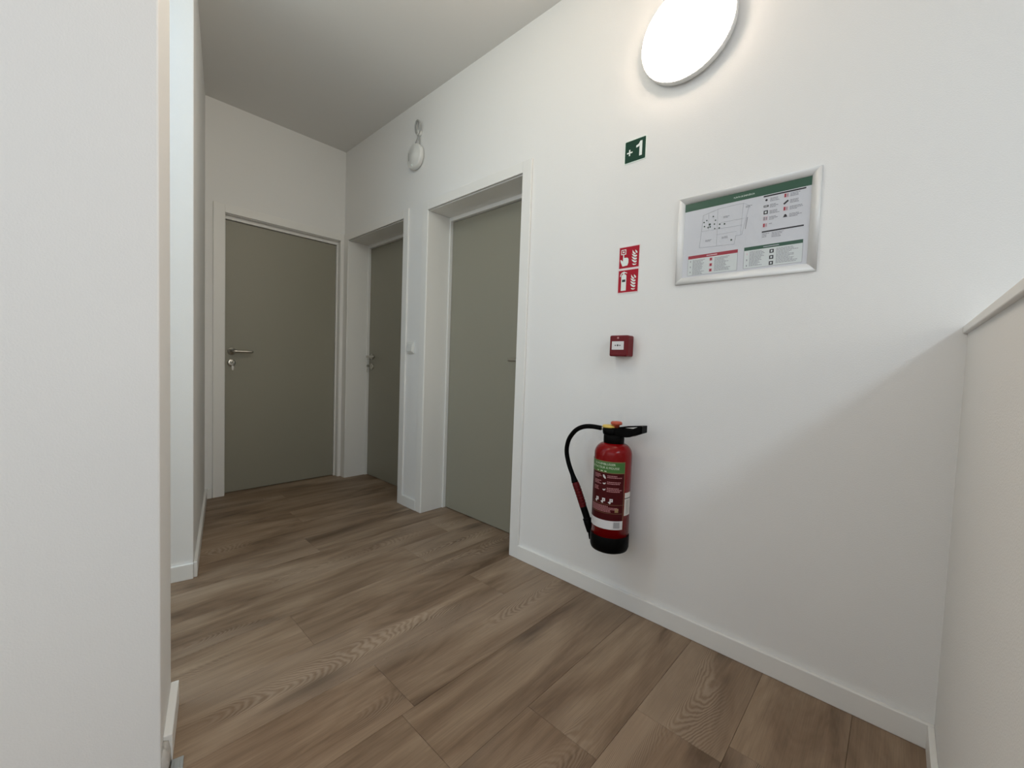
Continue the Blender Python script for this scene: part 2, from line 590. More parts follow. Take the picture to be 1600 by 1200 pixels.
def base_along(p0, p1, name, label, h=BH, cat='baseboard'):
    """baseboard between two floor points, proud on the side given by the left normal of p0->p1"""
    p0, p1 = Vector(p0), Vector(p1)
    d = (p1 - p0).normalized()
    n = Vector((-d.y, d.x))
    a, b = p0 + n * BT, p1 + n * BT
    o = MB().prism([tuple(p0), tuple(p1), tuple(b), tuple(a)], 0.0, h, 'trim').build(name, bevel=0.0025, seg=2)
    tag(o, label, cat, 'structure')
    return o


base_along((XH, 0), (D3[0] - CW, 0), 'baseboard_right', 'long white skirting board under the fire extinguisher')
base_along((D3[1] + CW, 0), (D2[0] - CW, 0), 'baseboard_right_short', 'short white skirting piece between the two right-hand doors')
base_along((XH, 1.5), (XH, BT), 'baseboard_half_wall', 'white skirting board at the foot of the half-height wall')
base_along((LF1.x, LF1.y), (LF0.x, LF0.y), 'baseboard_left_far', 'white skirting board along the corridor side of the far left-hand wall')
e0 = LF0 + (LF0 - LF1).normalized() * BT
base_along((LF0.x, LF0.y), q(LF0, 1.3), 'baseboard_reveal', 'white skirting board turning into the side opening')
base_along((XB, DB[1] + CW + 0.012), (XB, LF1.y - 0.004), 'baseboard_back', 'tiny white skirting piece left of the far door')
# near left-hand skirting, with a rough broken end
d_ = (LN0 - LN1).normalized()
pA = LN1 - d_ * 0.0
pB = LN0 - d_ * 0.045
bt = 0.018
nrm = Vector((-d_.y, d_.x))
if nrm.y > 0:
    nrm = -nrm
o = MB().prism([tuple(pB), tuple(pB + nrm * bt), tuple(pA + nrm * bt), tuple(pA)], 0.0, BH, 'trim').build('baseboard_left_near', bevel=0.002, seg=2)
tag(o, 'white skirting board on the wall nearest the camera, broken at its end', 'baseboard', 'structure')
# rough putty lump where the board ends
mb = MB()
random.seed(3)
pC = LN0 - d_ * 0.004
secs = []
for k in range(9):
    t = k / 8
    p = pB + (pC - pB) * t
    hh = (BH - 0.006) * (1 - 0.25 * t) + random.uniform(-0.011, 0.006)
    secs.append([(p.x, p.y, 0.0), (p.x + nrm.x * (bt * (0.95 - 0.35 * t) + random.uniform(-0.005, 0.002)), p.y + nrm.y * (bt * (0.9 - 0.3 * t)), 0.0),
                 (p.x + nrm.x * bt * 0.8, p.y + nrm.y * bt * 0.8, hh * 0.6), (p.x + nrm.x * bt * (0.6 - 0.3 * t), p.y + nrm.y * bt * (0.6 - 0.3 * t), hh), (p.x, p.y, hh + 0.004)])
rr = [[mb.bm.verts.new(v) for v in s] for s in secs]
fs = [mb.bm.faces.new(rr[0]), mb.bm.faces.new(rr[-1][::-1])]
for a, b in zip(rr, rr[1:]):
    for k in range(5):
        m_ = (k + 1) % 5
        fs.append(mb.bm.faces.new([a[k], b[k], b[m_], a[m_]]))
mb._tag(fs, 'putty', True)
mb.build('putty', o)
# end of the grey edge profile at the head of the stairs
mb = MB()
s0 = LN0 - d_ * 0.043
mb.prism([tuple(s0 + nrm * 0.016), tuple(s0 + nrm * 0.040), tuple(s0 + nrm * 0.040 + d_ * 0.16), tuple(s0 + nrm * 0.016 + d_ * 0.16)][::-1], 0.0, 0.006, 'profile')
mb.prism([tuple(s0 + nrm * 0.022 + d_ * 0.012), tuple(s0 + nrm * 0.034 + d_ * 0.012), tuple(s0 + nrm * 0.034 + d_ * 0.16), tuple(s0 + nrm * 0.022 + d_ * 0.16)][::-1], 0.006, 0.008, 'profile')
o = mb.build('trim_2', bevel=0.0015)
tag(o, 'grey edge profile end on the floor at the foot of the nearest wall', 'trim', 'structure')

# ------------------------------------------------------------------ doors
def rect(u0, u1, v0, v1):
    return [(u0, v0), (u1, v0), (u1, v1), (u0, v1)]


def lever_set(parent, F, u, v, du, key=True, keyrot=0.0):
    """F(u,v,n) maps door-plane coords to world, n towards the viewer; du = +1/-1 lever direction"""
    ax = (F(0, 0, 1) - F(0, 0, 0)).normalized()
    h = MB().lathe([(0, 0), (0.0255, 0), (0.0255, 0.006), (0.0235, 0.008), (0.013, 0.0085), (0.013, 0.010), (0, 0.010)], F(u, v, 0), ax, 'steel', 36).build('handle_rose', parent)
    pts = bez([F(u, v, 0.006), F(u, v, 0.030), F(u, v, 0.043), F(u + du * 0.010, v, 0.052), F(u + du * 0.030, v, 0.054), F(u + du * 0.075, v, 0.054), F(u + du * 0.122, v, 0.053)], 5)
    MB().tube(pts, [0.0095] * 8 + [0.0092] * (len(pts) - 10) + [0.009, 0.0075], 'steel', 14).build('handle_lever', h)
    v2 = v - 0.083
    l = MB().lathe([(0, 0), (0.0255, 0), (0.0255, 0.006), (0.0235, 0.008), (0.012, 0.0085), (0, 0.0085)], F(u, v2, 0), ax, 'steel', 36)
    l = l.build('lock_rose', parent)
    c_ = MB()
    c_.lathe([(0, 0), (0.0085, 0), (0.0085, 0.012), (0.008, 0.013), (0, 0.013)], F(u, v2 + 0.005, 0.0), ax, 'steel', 24)
    c_.plate(rect(u - 0.004, u + 0.004, v2 - 0.016, v2), 'steel', F, 0.0, 0.0128)
    c_.plate(rect(u - 0.0006, u + 0.0006, v2 + 0.001, v2 + 0.009), 'dark', F, 0.012, 0.0134)
    c_.build('lock_cylinder', l)
    if key:
        kk = MB()
        kk.plate(rect(u - 0.0011, u + 0.0011, v2 + 0.001, v2 + 0.009), 'steel', F, 0.012, 0.027)
        ring = []
        for i in range(20):
            a = 2 * math.pi * i / 20
            ring.append((0.039 + 0.0125 * math.cos(a), v2 + 0.005 + 0.0115 * math.sin(a)))
        G = lambda n_, v_, u_: F(u + u_, v_, n_)
        kk.plate(ring, 'steel', G, -0.0012, 0.0012)
        # second key hanging from the ring
        kk.tube([F(u, v2 - 0.004, 0.046), F(u + 0.002, v2 - 0.012, 0.047), F(u + 0.003, v2 - 0.02, 0.044)], 0.0012, 'steel', 8)
        kk.plate([(u - 0.003, v2 - 0.052), (u + 0.006, v2 - 0.052), (u + 0.0095, v2 - 0.030), (u + 0.008, v2 - 0.018), (u - 0.002, v2 - 0.018), (u - 0.0055, v2 - 0.030)], 'steel', F, 0.0425, 0.0447)
        kk.build('key', l)


def door(name, label, F, u0, u1, ztop, leaf_n, stop_n, clip_left=None, hu=None, hdir=1, key=True, depth=0.19):
    """u runs along the wall, n towards the room; opening u0..u1"""
    base = F((u0 + u1) / 2, 0, 0)
    d = empty(name, base)
    tag(d, label, 'door', 'structure')
    ci = 0.003
    ul = u1 + CW if clip_left is None else clip_left
    # casing boards
    MB().plate(rect(u0 - CW, u0 - ci, 0.0, ztop + CW), 'trim', F, 0, PR).build('casing_board', d, bevel=0.002, seg=2)
    MB().plate(rect(u1 + ci, ul, 0.0, ztop + CW), 'trim', F, 0, PR).build('casing_board', d, bevel=0.002, seg=2)
    MB().plate(rect(u0 - ci, u1 + ci, ztop + 0.005, ztop + CW), 'trim', F, 0, PR).build('casing_board', d, bevel=0.0012, seg=2)
    # jamb lining boards
    t = 0.0195
    MB().plate(rect(u0 - t, u0, 0.0, ztop), 'trim', F, -depth - 0.05, PR - 0.004).build('jamb_board', d, bevel=0.0015)
    MB().plate(rect(u1, u1 + t, 0.0, ztop), 'trim', F, -depth - 0.05, PR - 0.004).build('jamb_board', d, bevel=0.0015)
    MB().plate(rect(u0 - t, u1 + t, ztop, ztop + t), 'trim', F, -depth - 0.05, -0.003).build('jamb_board', d, bevel=0.0015)
    # rebate strip round the leaf
    sw = 0.024
    s = MB()
    s.plate(rect(u0, u0 + 0.010, 0.0, ztop), 'trim', F, stop_n - 0.05, stop_n)
    s.plate(rect(u1 - 0.010, u1, 0.0, ztop), 'trim', F, stop_n - 0.05, stop_n)
    s.plate(rect(u0 + 0.010, u1 - 0.010, ztop - sw, ztop), 'trim', F, stop_n - 0.05, stop_n)
    s.build('door_stop', d, bevel=0.0015)
    lf = MB().plate(rect(u0 + 0.0125, u1 - 0.0125, 0.005, ztop - sw - 0.0035), 'leaf', F, leaf_n - 0.04, leaf_n).build('door_leaf', d, bevel=0.001)
    MB().plate(rect(u0 + 0.001, u1 - 0.001, 0.0005, ztop - 0.001), 'dark', F, leaf_n - 0.049, leaf_n - 0.041).build('light_block_board', d)  # added dark sheet, blocks light behind the leaf and blackens its gaps
    G = lambda u, v, n: F(u, v, n + leaf_n)
    lever_set(lf, G, hu, 1.028, hdir, key)
    return d


FR = lambda u, v, n: Vector((u, n, v))
FB = lambda u, v, n: Vector((XB - n, u, v))
door('door_1', 'full-height grey-green door nearest the camera, in a deep white frame beside the extinguisher wall', FR, D3[0], D3[1], D3[2], -0.186, -0.165, None, D3[0] + 0.066, 1, True)
door('door_2', 'darker middle door seen edge-on in a deep white frame next to the corridor corner', FR, D2[0], D2[1], D2[2], -0.186, -0.165, XB - 0.013, D2[1] - 0.066, -1, True)
door('door_3', 'grey-green door straight ahead in the end wall with a key in its lock', FB, DB[0], DB[1], DB[2], -0.052, -0.036, DB[1] + CW + 0.008, DB[1] - 0.052, -1, True, 0.06)

# ------------------------------------------------------------------ wall lamp
lc = Vector((0.6425, 0, 2.2455))
lamp = empty('wall_lamp', lc)
tag(lamp, 'large round lit wall lamp with thin grey rim near the ceiling', 'lamp')
MB().lathe([(0, 0.0), (0.150, 0.0), (0.150, 0.014), (0, 0.014)], lc, (0, 1, 0), 'greyplastic', 72).build('mounting_plate', lamp)
MB().lathe([(0, 0.012), (0.168, 0.012), (0.1720, 0.015), (0.1720, 0.0340), (0.1708, 0.0362), (0.1660, 0.0370), (0.1660, 0.034), (0, 0.034)], lc, (0, 1, 0), 'alu', 96).build('lamp_rim', lamp)
MB().lathe([(0.0, 0.0345), (0.1655, 0.0345), (0.1655, 0.0425), (0.1640, 0.0450), (0.159, 0.0460), (0.0, 0.0475)], lc, (0, 1, 0), 'lampon', 96).build('lamp_diffuser', lamp)

# ------------------------------------------------------------------ alarm disc and small sensor above the middle door
sc_ = Vector((2.405, 0, 2.345))
sir = empty('smoke_alarm', sc_)
tag(sir, 'white round alarm disc high on the wall between the two right-hand doors', 'alarm')
MB().lathe([(0, 0), (0.068, 0), (0.068, 0.006), (0, 0.006)], sc_, (0, 1, 0), 'greyplastic', 48).build('alarm_base', sir)
MB().lathe([(0, 0.006), (0.078, 0.006), (0.080, 0.012), (0.080, 0.028), (0.077, 0.034), (0.071, 0.0365), (0.045, 0.0375), (0.043, 0.0400), (0.0, 0.0405)], sc_, (0, 1, 0), 'plastic', 64).build('alarm_cover', sir)
MB().plate(rect(2.452, 2.457, 2.325, 2.375), 'clear', FR, 0.030, 0.039).build('alarm_slot', sir, bevel=0.001)
MB().lathe([(0.006, 0.0), (0.006, 0.003), (0.0, 0.005)], sc_ + Vector((0.012, 0.037, -0.058)), (0, 1, 0), 'signwhite', 16).build('indicator_light', sir)
s2 = Vector((2.382, 0, 2.505))
sen = empty('sensor_bracket', s2)
tag(sen, 'small translucent sensor bracket with a looped cable just above the alarm disc', 'sensor')
MB().lathe([(0, 0), (0.020, 0), (0.020, 0.010), (0.016, 0.016), (0.016, 0.024), (0.0, 0.026)], s2 + Vector((0, 0, -0.01)), (0, 1, 0), 'plastic', 32).build('sensor_body', sen)
loop = [s2 + Vector((0.030 * math.sin(a) * 0.9, 0.022 + 0.004 * math.cos(a), 0.020 + 0.042 * math.cos(a))) for a in [math.pi * (-0.93 + 1.86 * k / 20) for k in range(21)]]
MB().tube(loop, 0.0052, 'clear', 10).build('cable_loop', sen)
MB().tube([s2 + Vector((-0.004, 0.024, 0.055)), s2 + Vector((-0.004, 0.028, 0.01)), s2 + Vector((-0.002, 0.026, -0.02))], 0.006, 'clear', 10).build('sensor_pin', sen)
MB().tube(bez([s2 + Vector((0.0, 0.02, -0.018)), s2 + Vector((0.010, 0.014, -0.04)), s2 + Vector((0.038, 0.010, -0.062)), s2 + Vector((0.05, 0.006, -0.078))], 4), 0.0032, 'clear', 8).build('cable', sen)
MB().tube(bez([s2 + Vector((-0.004, 0.02, -0.018)), s2 + Vector((-0.008, 0.014, -0.045)), s2 + Vector((-0.004, 0.010, -0.085))], 4), 0.0032, 'clear', 8).build('cable', sen)

# ------------------------------------------------------------------ light switch
sw = MB().plate(rect(2.385, 2.466, 1.053, 1.135), 'plastic', FR, 0.0, 0.008).build('light_switch', bevel=0.0025, seg=2)
tag(sw, 'square white light switch on the wall strip between the doors', 'switch')
MB().plate(rect(2.393, 2.458, 1.061, 1.127), 'plastic', FR, 0.007, 0.0105).build('inner_frame', sw, bevel=0.001)
k_ = MB()
for a, b in (((1.066, 0.0105), (1.095, 0.017)), ((1.095, 0.017), (1.122, 0.0105))):
    pass
lo = [(2.398, 1.066, 0.0175), (2.453, 1.066, 0.0175), (2.453, 1.122, 0.0115), (2.398, 1.122, 0.0115)]
v1 = [k_.bm.verts.new(Vector((a, 0.009, b))) for a, b, c in lo]
v2 = [k_.bm.verts.new(Vector((a, c, b))) for a, b, c in lo]
fs = [k_.bm.faces.new(v1), k_.bm.faces.new(v2[::-1])]
for i in range(4):
    j = (i + 1) % 4
    fs.append(k_.bm.faces.new([v1[i], v1[j], v2[j], v2[i]]))
k_._tag(fs, 'plastic')
k_.build('rocker', sw, bevel=0.001)

# ------------------------------------------------------------------ floor number sign "+1"
def round_rect(u0, u1, v0, v1, r, n=4):
    out = []
    for cx, cy, a0 in ((u1 - r, v1 - r, 0), (u0 + r, v1 - r, 90), (u0 + r, v0 + r, 180), (u1 - r, v0 + r, 270)):
        for k in range(n + 1):
            a = math.radians(a0 + 90 * k / n)
            out.append((cx + r * math.cos(a), cy + r * math.sin(a)))
    return out


# sign-plane coords: s grows to the right in the picture (towards -x)
def sign_fn(x_left, z_low):
    return lambda s, v, n: Vector((x_left - s, n, z_low + v))


Fp = sign_fn(0.8835, 1.8505)
o = MB().plate(round_rect(-0.0025, 0.0925, -0.0025, 0.0895, 0.003), 'signedge', Fp, 0, 0.0022).build('floor_sign')
tag(o, 'small dark green plus one floor sign below the lamp', 'sign')
MB().plate(round_rect(0.0005, 0.0893, 0.0005, 0.0865, 0.003), 'signgreen', Fp, 0.002, 0.0027).build('green_panel', o)
t = MB()
t.plate([(0.049, 0.052), (0.049, 0.060), (0.060, 0.064), (0.066, 0.074), (0.075, 0.074), (0.075, 0.016), (0.0635, 0.016), (0.0635, 0.056), (0.058, 0.053)], 'signwhite', Fp, 0.0027, 0.0031)
t.plate([(0.009, 0.0365), (0.018, 0.0365), (0.018, 0.027), (0.0235, 0.027), (0.0235, 0.0365), (0.0335, 0.0365), (0.0335, 0.042), (0.0235, 0.042), (0.0235, 0.0515), (0.018, 0.0515), (0.018, 0.042), (0.009, 0.042)], 'signwhite', Fp, 0.0027, 0.0031)
t.build('numeral', o)

# ------------------------------------------------------------------ red fire equipment sign: two pictograms
Fq = sign_fn(0.888, 1.318)
o = MB().plate(round_rect(-0.002, 0.092, -0.002, 0.192, 0.002), 'signrededge', Fq, 0, 0.0022).build('fire_sign')
tag(o, 'red and white double fire equipment sign above the call point', 'sign')


def shift(pts, s, v, k=1.0):
    return [(a * k + s, b * k + v) for a, b in pts]


def flames(mb, s, v):
    st = [(0.000, 0.012), (0.003, 0.004), (0.009, -0.004), (0.017, -0.008), (0.023, -0.004), (0.022, 0.003), (0.016, 0.002), (0.006, 0.0085)]
    for k_ in (0.013, 0.0245, 0.036):
        mb.plate(shift([(a, b * 0.78 + k_) for a, b in st], s, v), 'signwhite', Fq, 0.0027, 0.0031)
    mb.plate(shift([(0.003, 0.060), (0.003, 0.050), (0.008, 0.043), (0.015, 0.041), (0.018, 0.045), (0.012, 0.048), (0.007, 0.054)], s, v), 'signwhite', Fq, 0.0027, 0.0031)
    mb.plate(shift([(0.015, 0.060), (0.015, 0.053), (0.019, 0.047), (0.0235, 0.044), (0.0245, 0.050), (0.020, 0.055)], s, v), 'signwhite', Fq, 0.0027, 0.0031)
    mb.plate(shift([(0.003, 0.004), (0.009, -0.002), (0.018, -0.002), (0.023, 0.003), (0.015, 0.002), (0.008, 0.004)], s, v), 'signwhite', Fq, 0.0027, 0.0031)


MB().plate(rect(0.001, 0.089, 0.102, 0.188), 'signred', Fq, 0.002, 0.0027).build('red_panel', o)
MB().plate(rect(0.001, 0.089, 0.002, 0.093), 'signred', Fq, 0.002, 0.0027).build('red_panel', o)
t = MB()
for a, b, c_, d in ((0.009, 0.031, 0.176, 0.179), (0.009, 0.031, 0.158, 0.161), (0.009, 0.012, 0.161, 0.176), (0.028, 0.031, 0.161, 0.176)):
    t.plate(rect(a, b, c_, d), 'signwhite', Fq, 0.0027, 0.0031)
t.plate([(0.020 + 0.004 * math.cos(k * math.pi / 5), 0.1685 + 0.004 * math.sin(k * math.pi / 5)) for k in range(10)], 'signwhite', Fq, 0.0027, 0.0031)
t.plate([(0.018, 0.130), (0.018, 0.158), (0.0225, 0.158), (0.0225, 0.145), (0.038, 0.144), (0.043, 0.138), (0.043, 0.124), (0.039, 0.112), (0.017, 0.110), (0.008, 0.128), (0.006, 0.138), (0.010, 0.138)], 'signwhite', Fq, 0.0027, 0.0031)
flames(t, 0.057, 0.112)
t.build('pictogram', o)
t = MB()
t.plate([(0.014, 0.009), (0.037, 0.009), (0.037, 0.070), (0.033, 0.076), (0.018, 0.076), (0.014, 0.070)], 'signwhite', Fq, 0.0027, 0.0031)
t.plate(rect(0.018, 0.033, 0.045, 0.055), 'ink', Fq, 0.0031, 0.0033)
t.plate([(0.022, 0.076), (0.028, 0.076), (0.028, 0.082), (0.040, 0.079), (0.040, 0.082), (0.026, 0.088), (0.016, 0.085), (0.010, 0.078), (0.008, 0.068), (0.011, 0.068), (0.014, 0.077), (0.020, 0.082)], 'signwhite', Fq, 0.0027, 0.0031)
flames(t, 0.056, 0.012)
t.build('pictogram', o)

# ------------------------------------------------------------------ manual call point
cp = MB()
cx0, cx1, cz0, cz1 = 0.8045, 0.887, 1.0515, 1.1375
cp.plate(rect(cx0, cx1, cz0, cz1), 'callred', FR, 0.0, 0.052)
cpo = cp.build('manual_call_point', bevel=0.006, seg=3)
tag(cpo, 'dark red manual fire alarm box above the extinguisher', 'alarm')
Fc = lambda s, v, n: Vector((cx1 - s, n, cz0 + v))
MB().plate(round_rect(0.012, 0.0655, 0.027, 0.061, 0.001), 'pwhite', Fc, 0.0505, 0.0535).build('glass_plate', cpo)
t = MB()
t.plate([(0.0385 + 0.0038 * math.cos(k * math.pi / 6), 0.0445 + 0.0038 * math.sin(k * math.pi / 6)) for k in range(12)], 'ink', Fc, 0.0535, 0.0538)
t.plate([(0.0375, 0.050), (0.0395, 0.050), (0.0395, 0.048), (0.0375, 0.048)], 'ink', Fc, 0.0535, 0.0538)
t.plate([(0.0245, 0.0435), (0.028, 0.0435), (0.028, 0.041), (0.0325, 0.0445), (0.028, 0.048), (0.028, 0.0455), (0.0245, 0.0455)], 'ink', Fc, 0.0535, 0.0538)
t.plate([(0.0525, 0.0435), (0.0525, 0.0455), (0.049, 0.0455), (0.049, 0.048), (0.0445, 0.0445), (0.049, 0.041), (0.049, 0.0435)], 'ink', Fc, 0.0535, 0.0538)
t.build('press_symbol', cpo)
MB().lathe([(0.0045, 0), (0.0045, 0.002), (0.0, 0.0028)], Fc(0.0385, 0.0745, 0.0515), (0, 1, 0), 'ppink', 16).build('indicator_light', cpo)

# ------------------------------------------------------------------ framed emergency plan
fx0, fx1, fz0, fz1 = 0.6448, 0.2064, 1.3261, 1.6467
Fw = lambda s, v, n: Vector((fx0 - s, n, fz0 + v))
W_, H_ = fx0 - fx1, fz1 - fz0
fr = empty('framed_plan', Fw(W_ / 2, 0, 0))
tag(fr, 'landscape emergency plan in a silver snap frame to the right of the signs', 'picture frame')
prof = [(0, 0), (0.0, 0.006), (0.003, 0.0115), (0.009, 0.0145), (0.016, 0.0135), (0.022, 0.0095), (0.025, 0.006), (0.025, 0.0)]
corners = [((0, 0), (1, 1)), ((W_, 0), (-1, 1)), ((W_, H_), (-1, -1)), ((0, H_), (1, -1))]
for i in range(4):
    mb = MB()
    (c0, s0_), (c1, s1_) = corners[i], corners[(i + 1) % 4]
    A = [mb.bm.verts.new(Fw(c0[0] + s0_[0] * a, c0[1] + s0_[1] * a, n)) for a, n in prof]
    B = [mb.bm.verts.new(Fw(c1[0] + s1_[0] * a, c1[1] + s1_[1] * a, n)) for a, n in prof]
    fs = [mb.bm.faces.new(A), mb.bm.faces.new(B[::-1])]
    for k in range(len(prof)):
        m_ = (k + 1) % len(prof)
        fs.append(mb.bm.faces.new([A[k], B[k], B[m_], A[m_]]))
    mb._tag(fs, 'alu', True)
    for f in fs[:2]:
        f.smooth = False
    mb.build('frame_rail', fr)

po = MB()
po.plate(rect(0.018, W_ - 0.018, 0.018, H_ - 0.018), 'paper', Fw, 0.001, 0.005)
random.seed(11)


def P(u0, u1, v0, v1, m, lvl=1):
    po.plate(rect(u0, u1, v0, v1), m, Fw, 0.005, 0.005 + 0.00025 * lvl)


def Ln(a, b, wd, m, lvl=1):
    a, b = Vector(a), Vector(b)
    d = (b - a).normalized()
    n = Vector((-d.y, d.x)) * wd / 2
    po.plate([tuple(a - n), tuple(b - n), tuple(b + n), tuple(a + n)], m, Fw, 0.005, 0.005 + 0.00025 * lvl)


def words(u, v, wmax, lines, pitch=0.0042, h=0.0019, m='ptg'):
    for i in range(lines):
        x_ = u
        end = u + wmax * random.uniform(0.55, 1.0)
        while x_ < end:
            l_ = random.uniform(0.003, 0.009)
            P(x_, min(x_ + l_, end + 0.001), v - i * pitch, v - i * pitch + h, m, 2)
            x_ += l_ + 0.0011


P(0.025, W_ - 0.025, 0.2675, 0.2955, 'postgreen')
P(0.282, 0.399, 0.2605, 0.2650, 'postblack')
P(0.283, 0.399, 0.1445, 0.1490, 'postblack')
for i, (uu, vv, mm) in enumerate(((0.291, 0.250, 'postblack'), (0.291, 0.230, 'ptg'), (0.291, 0.210, 'postgreen'), (0.291, 0.190, 'ptg'), (0.291, 0.168, 'postred'),
                                  (0.347, 0.252, 'postred'), (0.347, 0.230, 'ptg'), (0.347, 0.210, 'postred'), (0.347, 0.187, 'ptg'))):
    if i == 0:
        po.plate([(uu + 0.0035 * math.cos(k * math.pi / 5), vv + 0.0035 * math.sin(k * math.pi / 5)) for k in range(10)], 'postblack', Fw, 0.005, 0.0055)
    elif i == 1:
        P(uu - 0.007, uu + 0.007, vv - 0.003, vv + 0.003, 'postblack', 2)
        P(uu - 0.005, uu + 0.004, vv - 0.001, vv + 0.001, 'pbox', 3)
    elif i == 2:
        P(uu - 0.006, uu + 0.006, vv - 0.006, vv + 0.006, 'postblack', 2)
        P(uu - 0.003, uu + 0.003, vv - 0.003, vv + 0.003, 'pbox', 3)
    elif i == 6:
        Ln((uu - 0.006, vv - 0.005), (uu + 0.006, vv + 0.005), 0.005, 'postblack', 2)
    elif i == 8:
        po.plate([(uu - 0.006, vv - 0.004), (uu + 0.006, vv - 0.004), (uu + 0.002, vv + 0.005), (uu - 0.002, vv + 0.005)], 'postblack', Fw, 0.005, 0.0055)
    else:
        P(uu - 0.0065, uu + 0.0065, vv - 0.0065, vv + 0.0065, 'ppk', 2)
        P(uu - 0.0055, uu - 0.0005, vv - 0.0055, vv + 0.0055, 'postred' if mm == 'postred' else 'ptg', 3)
        P(uu + 0.0015, uu + 0.0050, vv - 0.0050, vv + 0.0045, 'ptg', 3)
for vv in (0.252, 0.232, 0.212, 0.192):
    words(0.302, vv, 0.027, 3)
words(0.302, 0.170, 0.012, 1)
for vv in (0.255, 0.234, 0.213, 0.190):
    words(0.358, vv, 0.034, 3)
words(0.284, 0.139, 0.02, 3, 0.005)
words(0.312, 0.139, 0.035, 4, 0.0045)
# red instruction box
P(0.045, 0.213, 0.030, 0.0905, 'pbox')
for a, b in (((0.045, 0.030), (0.045, 0.0905)), ((0.213, 0.030), (0.213, 0.0905)), ((0.045, 0.030), (0.213, 0.030))):
    Ln(a, b, 0.0008, 'ptg', 2)
P(0.045, 0.213, 0.0905, 0.1020, 'postred', 2)
P(0.110, 0.146, 0.0945, 0.0975, 'ppk', 3)
words(0.062, 0.083, 0.042, 13, 0.0042)
words(0.138, 0.083, 0.055, 12, 0.0042)
for vv in (0.081, 0.061, 0.042):
    P(0.120, 0.132, vv - 0.006, vv + 0.006, 'ppk', 2)
    P(0.1225, 0.1295, vv - 0.0045, vv + 0.0045, 'postred', 3)
    P(0.053, 0.056, vv - 0.003, vv + 0.003, 'ptg', 2)
# green instruction box
P(0.233, 0.400, 0.032, 0.092, 'pbox')
for a, b in (((0.233, 0.032), (0.233, 0.092)), ((0.400, 0.032), (0.400, 0.092)), ((0.233, 0.032), (0.400, 0.032))):
    Ln(a, b, 0.0008, 'ptg', 2)
P(0.233, 0.400, 0.092, 0.1035, 'postgreen', 2)
P(0.290, 0.335, 0.0960, 0.0985, 'ptl', 3)
words(0.250, 0.085, 0.045, 12, 0.0042)
words(0.328, 0.085, 0.062, 12, 0.0042)
for vv in (0.080, 0.060, 0.041):
    P(0.309, 0.321, vv - 0.006, vv + 0.006, 'postblack', 2)
    P(0.3125, 0.3175, vv - 0.003, vv + 0.003, 'pbox', 3)
    P(0.241, 0.244, vv - 0.003, vv + 0.003, 'ppk' if vv > 0.07 else 'ptg', 2)
# floor plan drawing
pl = [(0.091, 0.243), (0.088, 0.190), (0.083, 0.128), (0.200, 0.122), (0.203, 0.150), (0.222, 0.150), (0.232, 0.200), (0.240, 0.245), (0.222, 0.257), (0.150, 0.256)]
for a, b in zip(pl, pl[1:] + pl[:1]):
    Ln(a, b, 0.0011, 'ptl', 2)
for a, b in (((0.140, 0.256), (0.142, 0.124)), ((0.088, 0.186), (0.222, 0.183)), ((0.150, 0.205), (0.228, 0.205)), ((0.140, 0.165), (0.205, 0.165)), ((0.222, 0.257), (0.218, 0.150)), ((0.110, 0.245), (0.112, 0.186))):
    Ln(a, b, 0.0008, 'ptl', 2)
for uu, vv in ((0.103, 0.150), (0.160, 0.223), (0.158, 0.152), (0.230, 0.243)):
    words(uu, vv, 0.022, 2, 0.004)
for uu, vv, sz in ((0.115, 0.206, 3.4), (0.126, 0.232, 2.0), (0.134, 0.217, 2.0), (0.104, 0.222, 2.0), (0.095, 0.217, 2.2), (0.131, 0.204, 2.2), (0.149, 0.200, 2.2), (0.165, 0.198, 2.4), (0.148, 0.187, 2.4), (0.133, 0.188, 2.0), (0.110, 0.196, 2.4), (0.117, 0.197, 2.4), (0.097, 0.202, 2.2), (0.190, 0.138, 2.6)):
    P(uu - sz * 0.0010, uu + sz * 0.0010, vv - sz * 0.0007, vv + sz * 0.0007, 'postblack', 3)
    P(uu - sz * 0.0004, uu + sz * 0.0004, vv - sz * 0.0011, vv + sz * 0.0011, 'postgreen', 4)
Ln((0.232, 0.168), (0.237, 0.206), 0.0022, 'ptg', 2)
poster = po.build('poster', fr)


def text_mesh(body, size, fn, m, parent, name='lettering', width=None):
    cu = bpy.data.curves.new('t', 'FONT')
    cu.body = body
    cu.size = size
    cu.align_x = 'CENTER'
    cu.align_y = 'CENTER'
    cu.extrude = 0.0
    cu.resolution_u = 2
    to = bpy.data.objects.new('t', cu)
    COL.objects.link(to)
    dg = bpy.context.evaluated_depsgraph_get()
    me = bpy.data.meshes.new_from_object(to.evaluated_get(dg))
    bpy.data.objects.remove(to)
    xs = [v.co.x for v in me.vertices]
    k = 1.0
    if width:
        k = width / (max(xs) - min(xs))
    for v in me.vertices:
        v.co = fn(v.co.x * k, v.co.y)
    me.materials.clear()
    me.materials.append(M[m])
    o = bpy.data.objects.new(name, me)
    COL.objects.link(o)
    o.parent = parent
    o.matrix_parent_inverse = world_of(parent).inverted()
    return o


text_mesh('PLANTA DE EMERGÊNCIA', 0.0075, lambda a, b: Fw(0.2225 + a, 0.2805 + b, 0.0056), 'signedge', poster, width=0.064)
MB().plate(rect(0.020, W_ - 0.020, 0.020, H_ - 0.020), 'dark', Fw, 0.0005, 0.001).build('back_panel', fr)

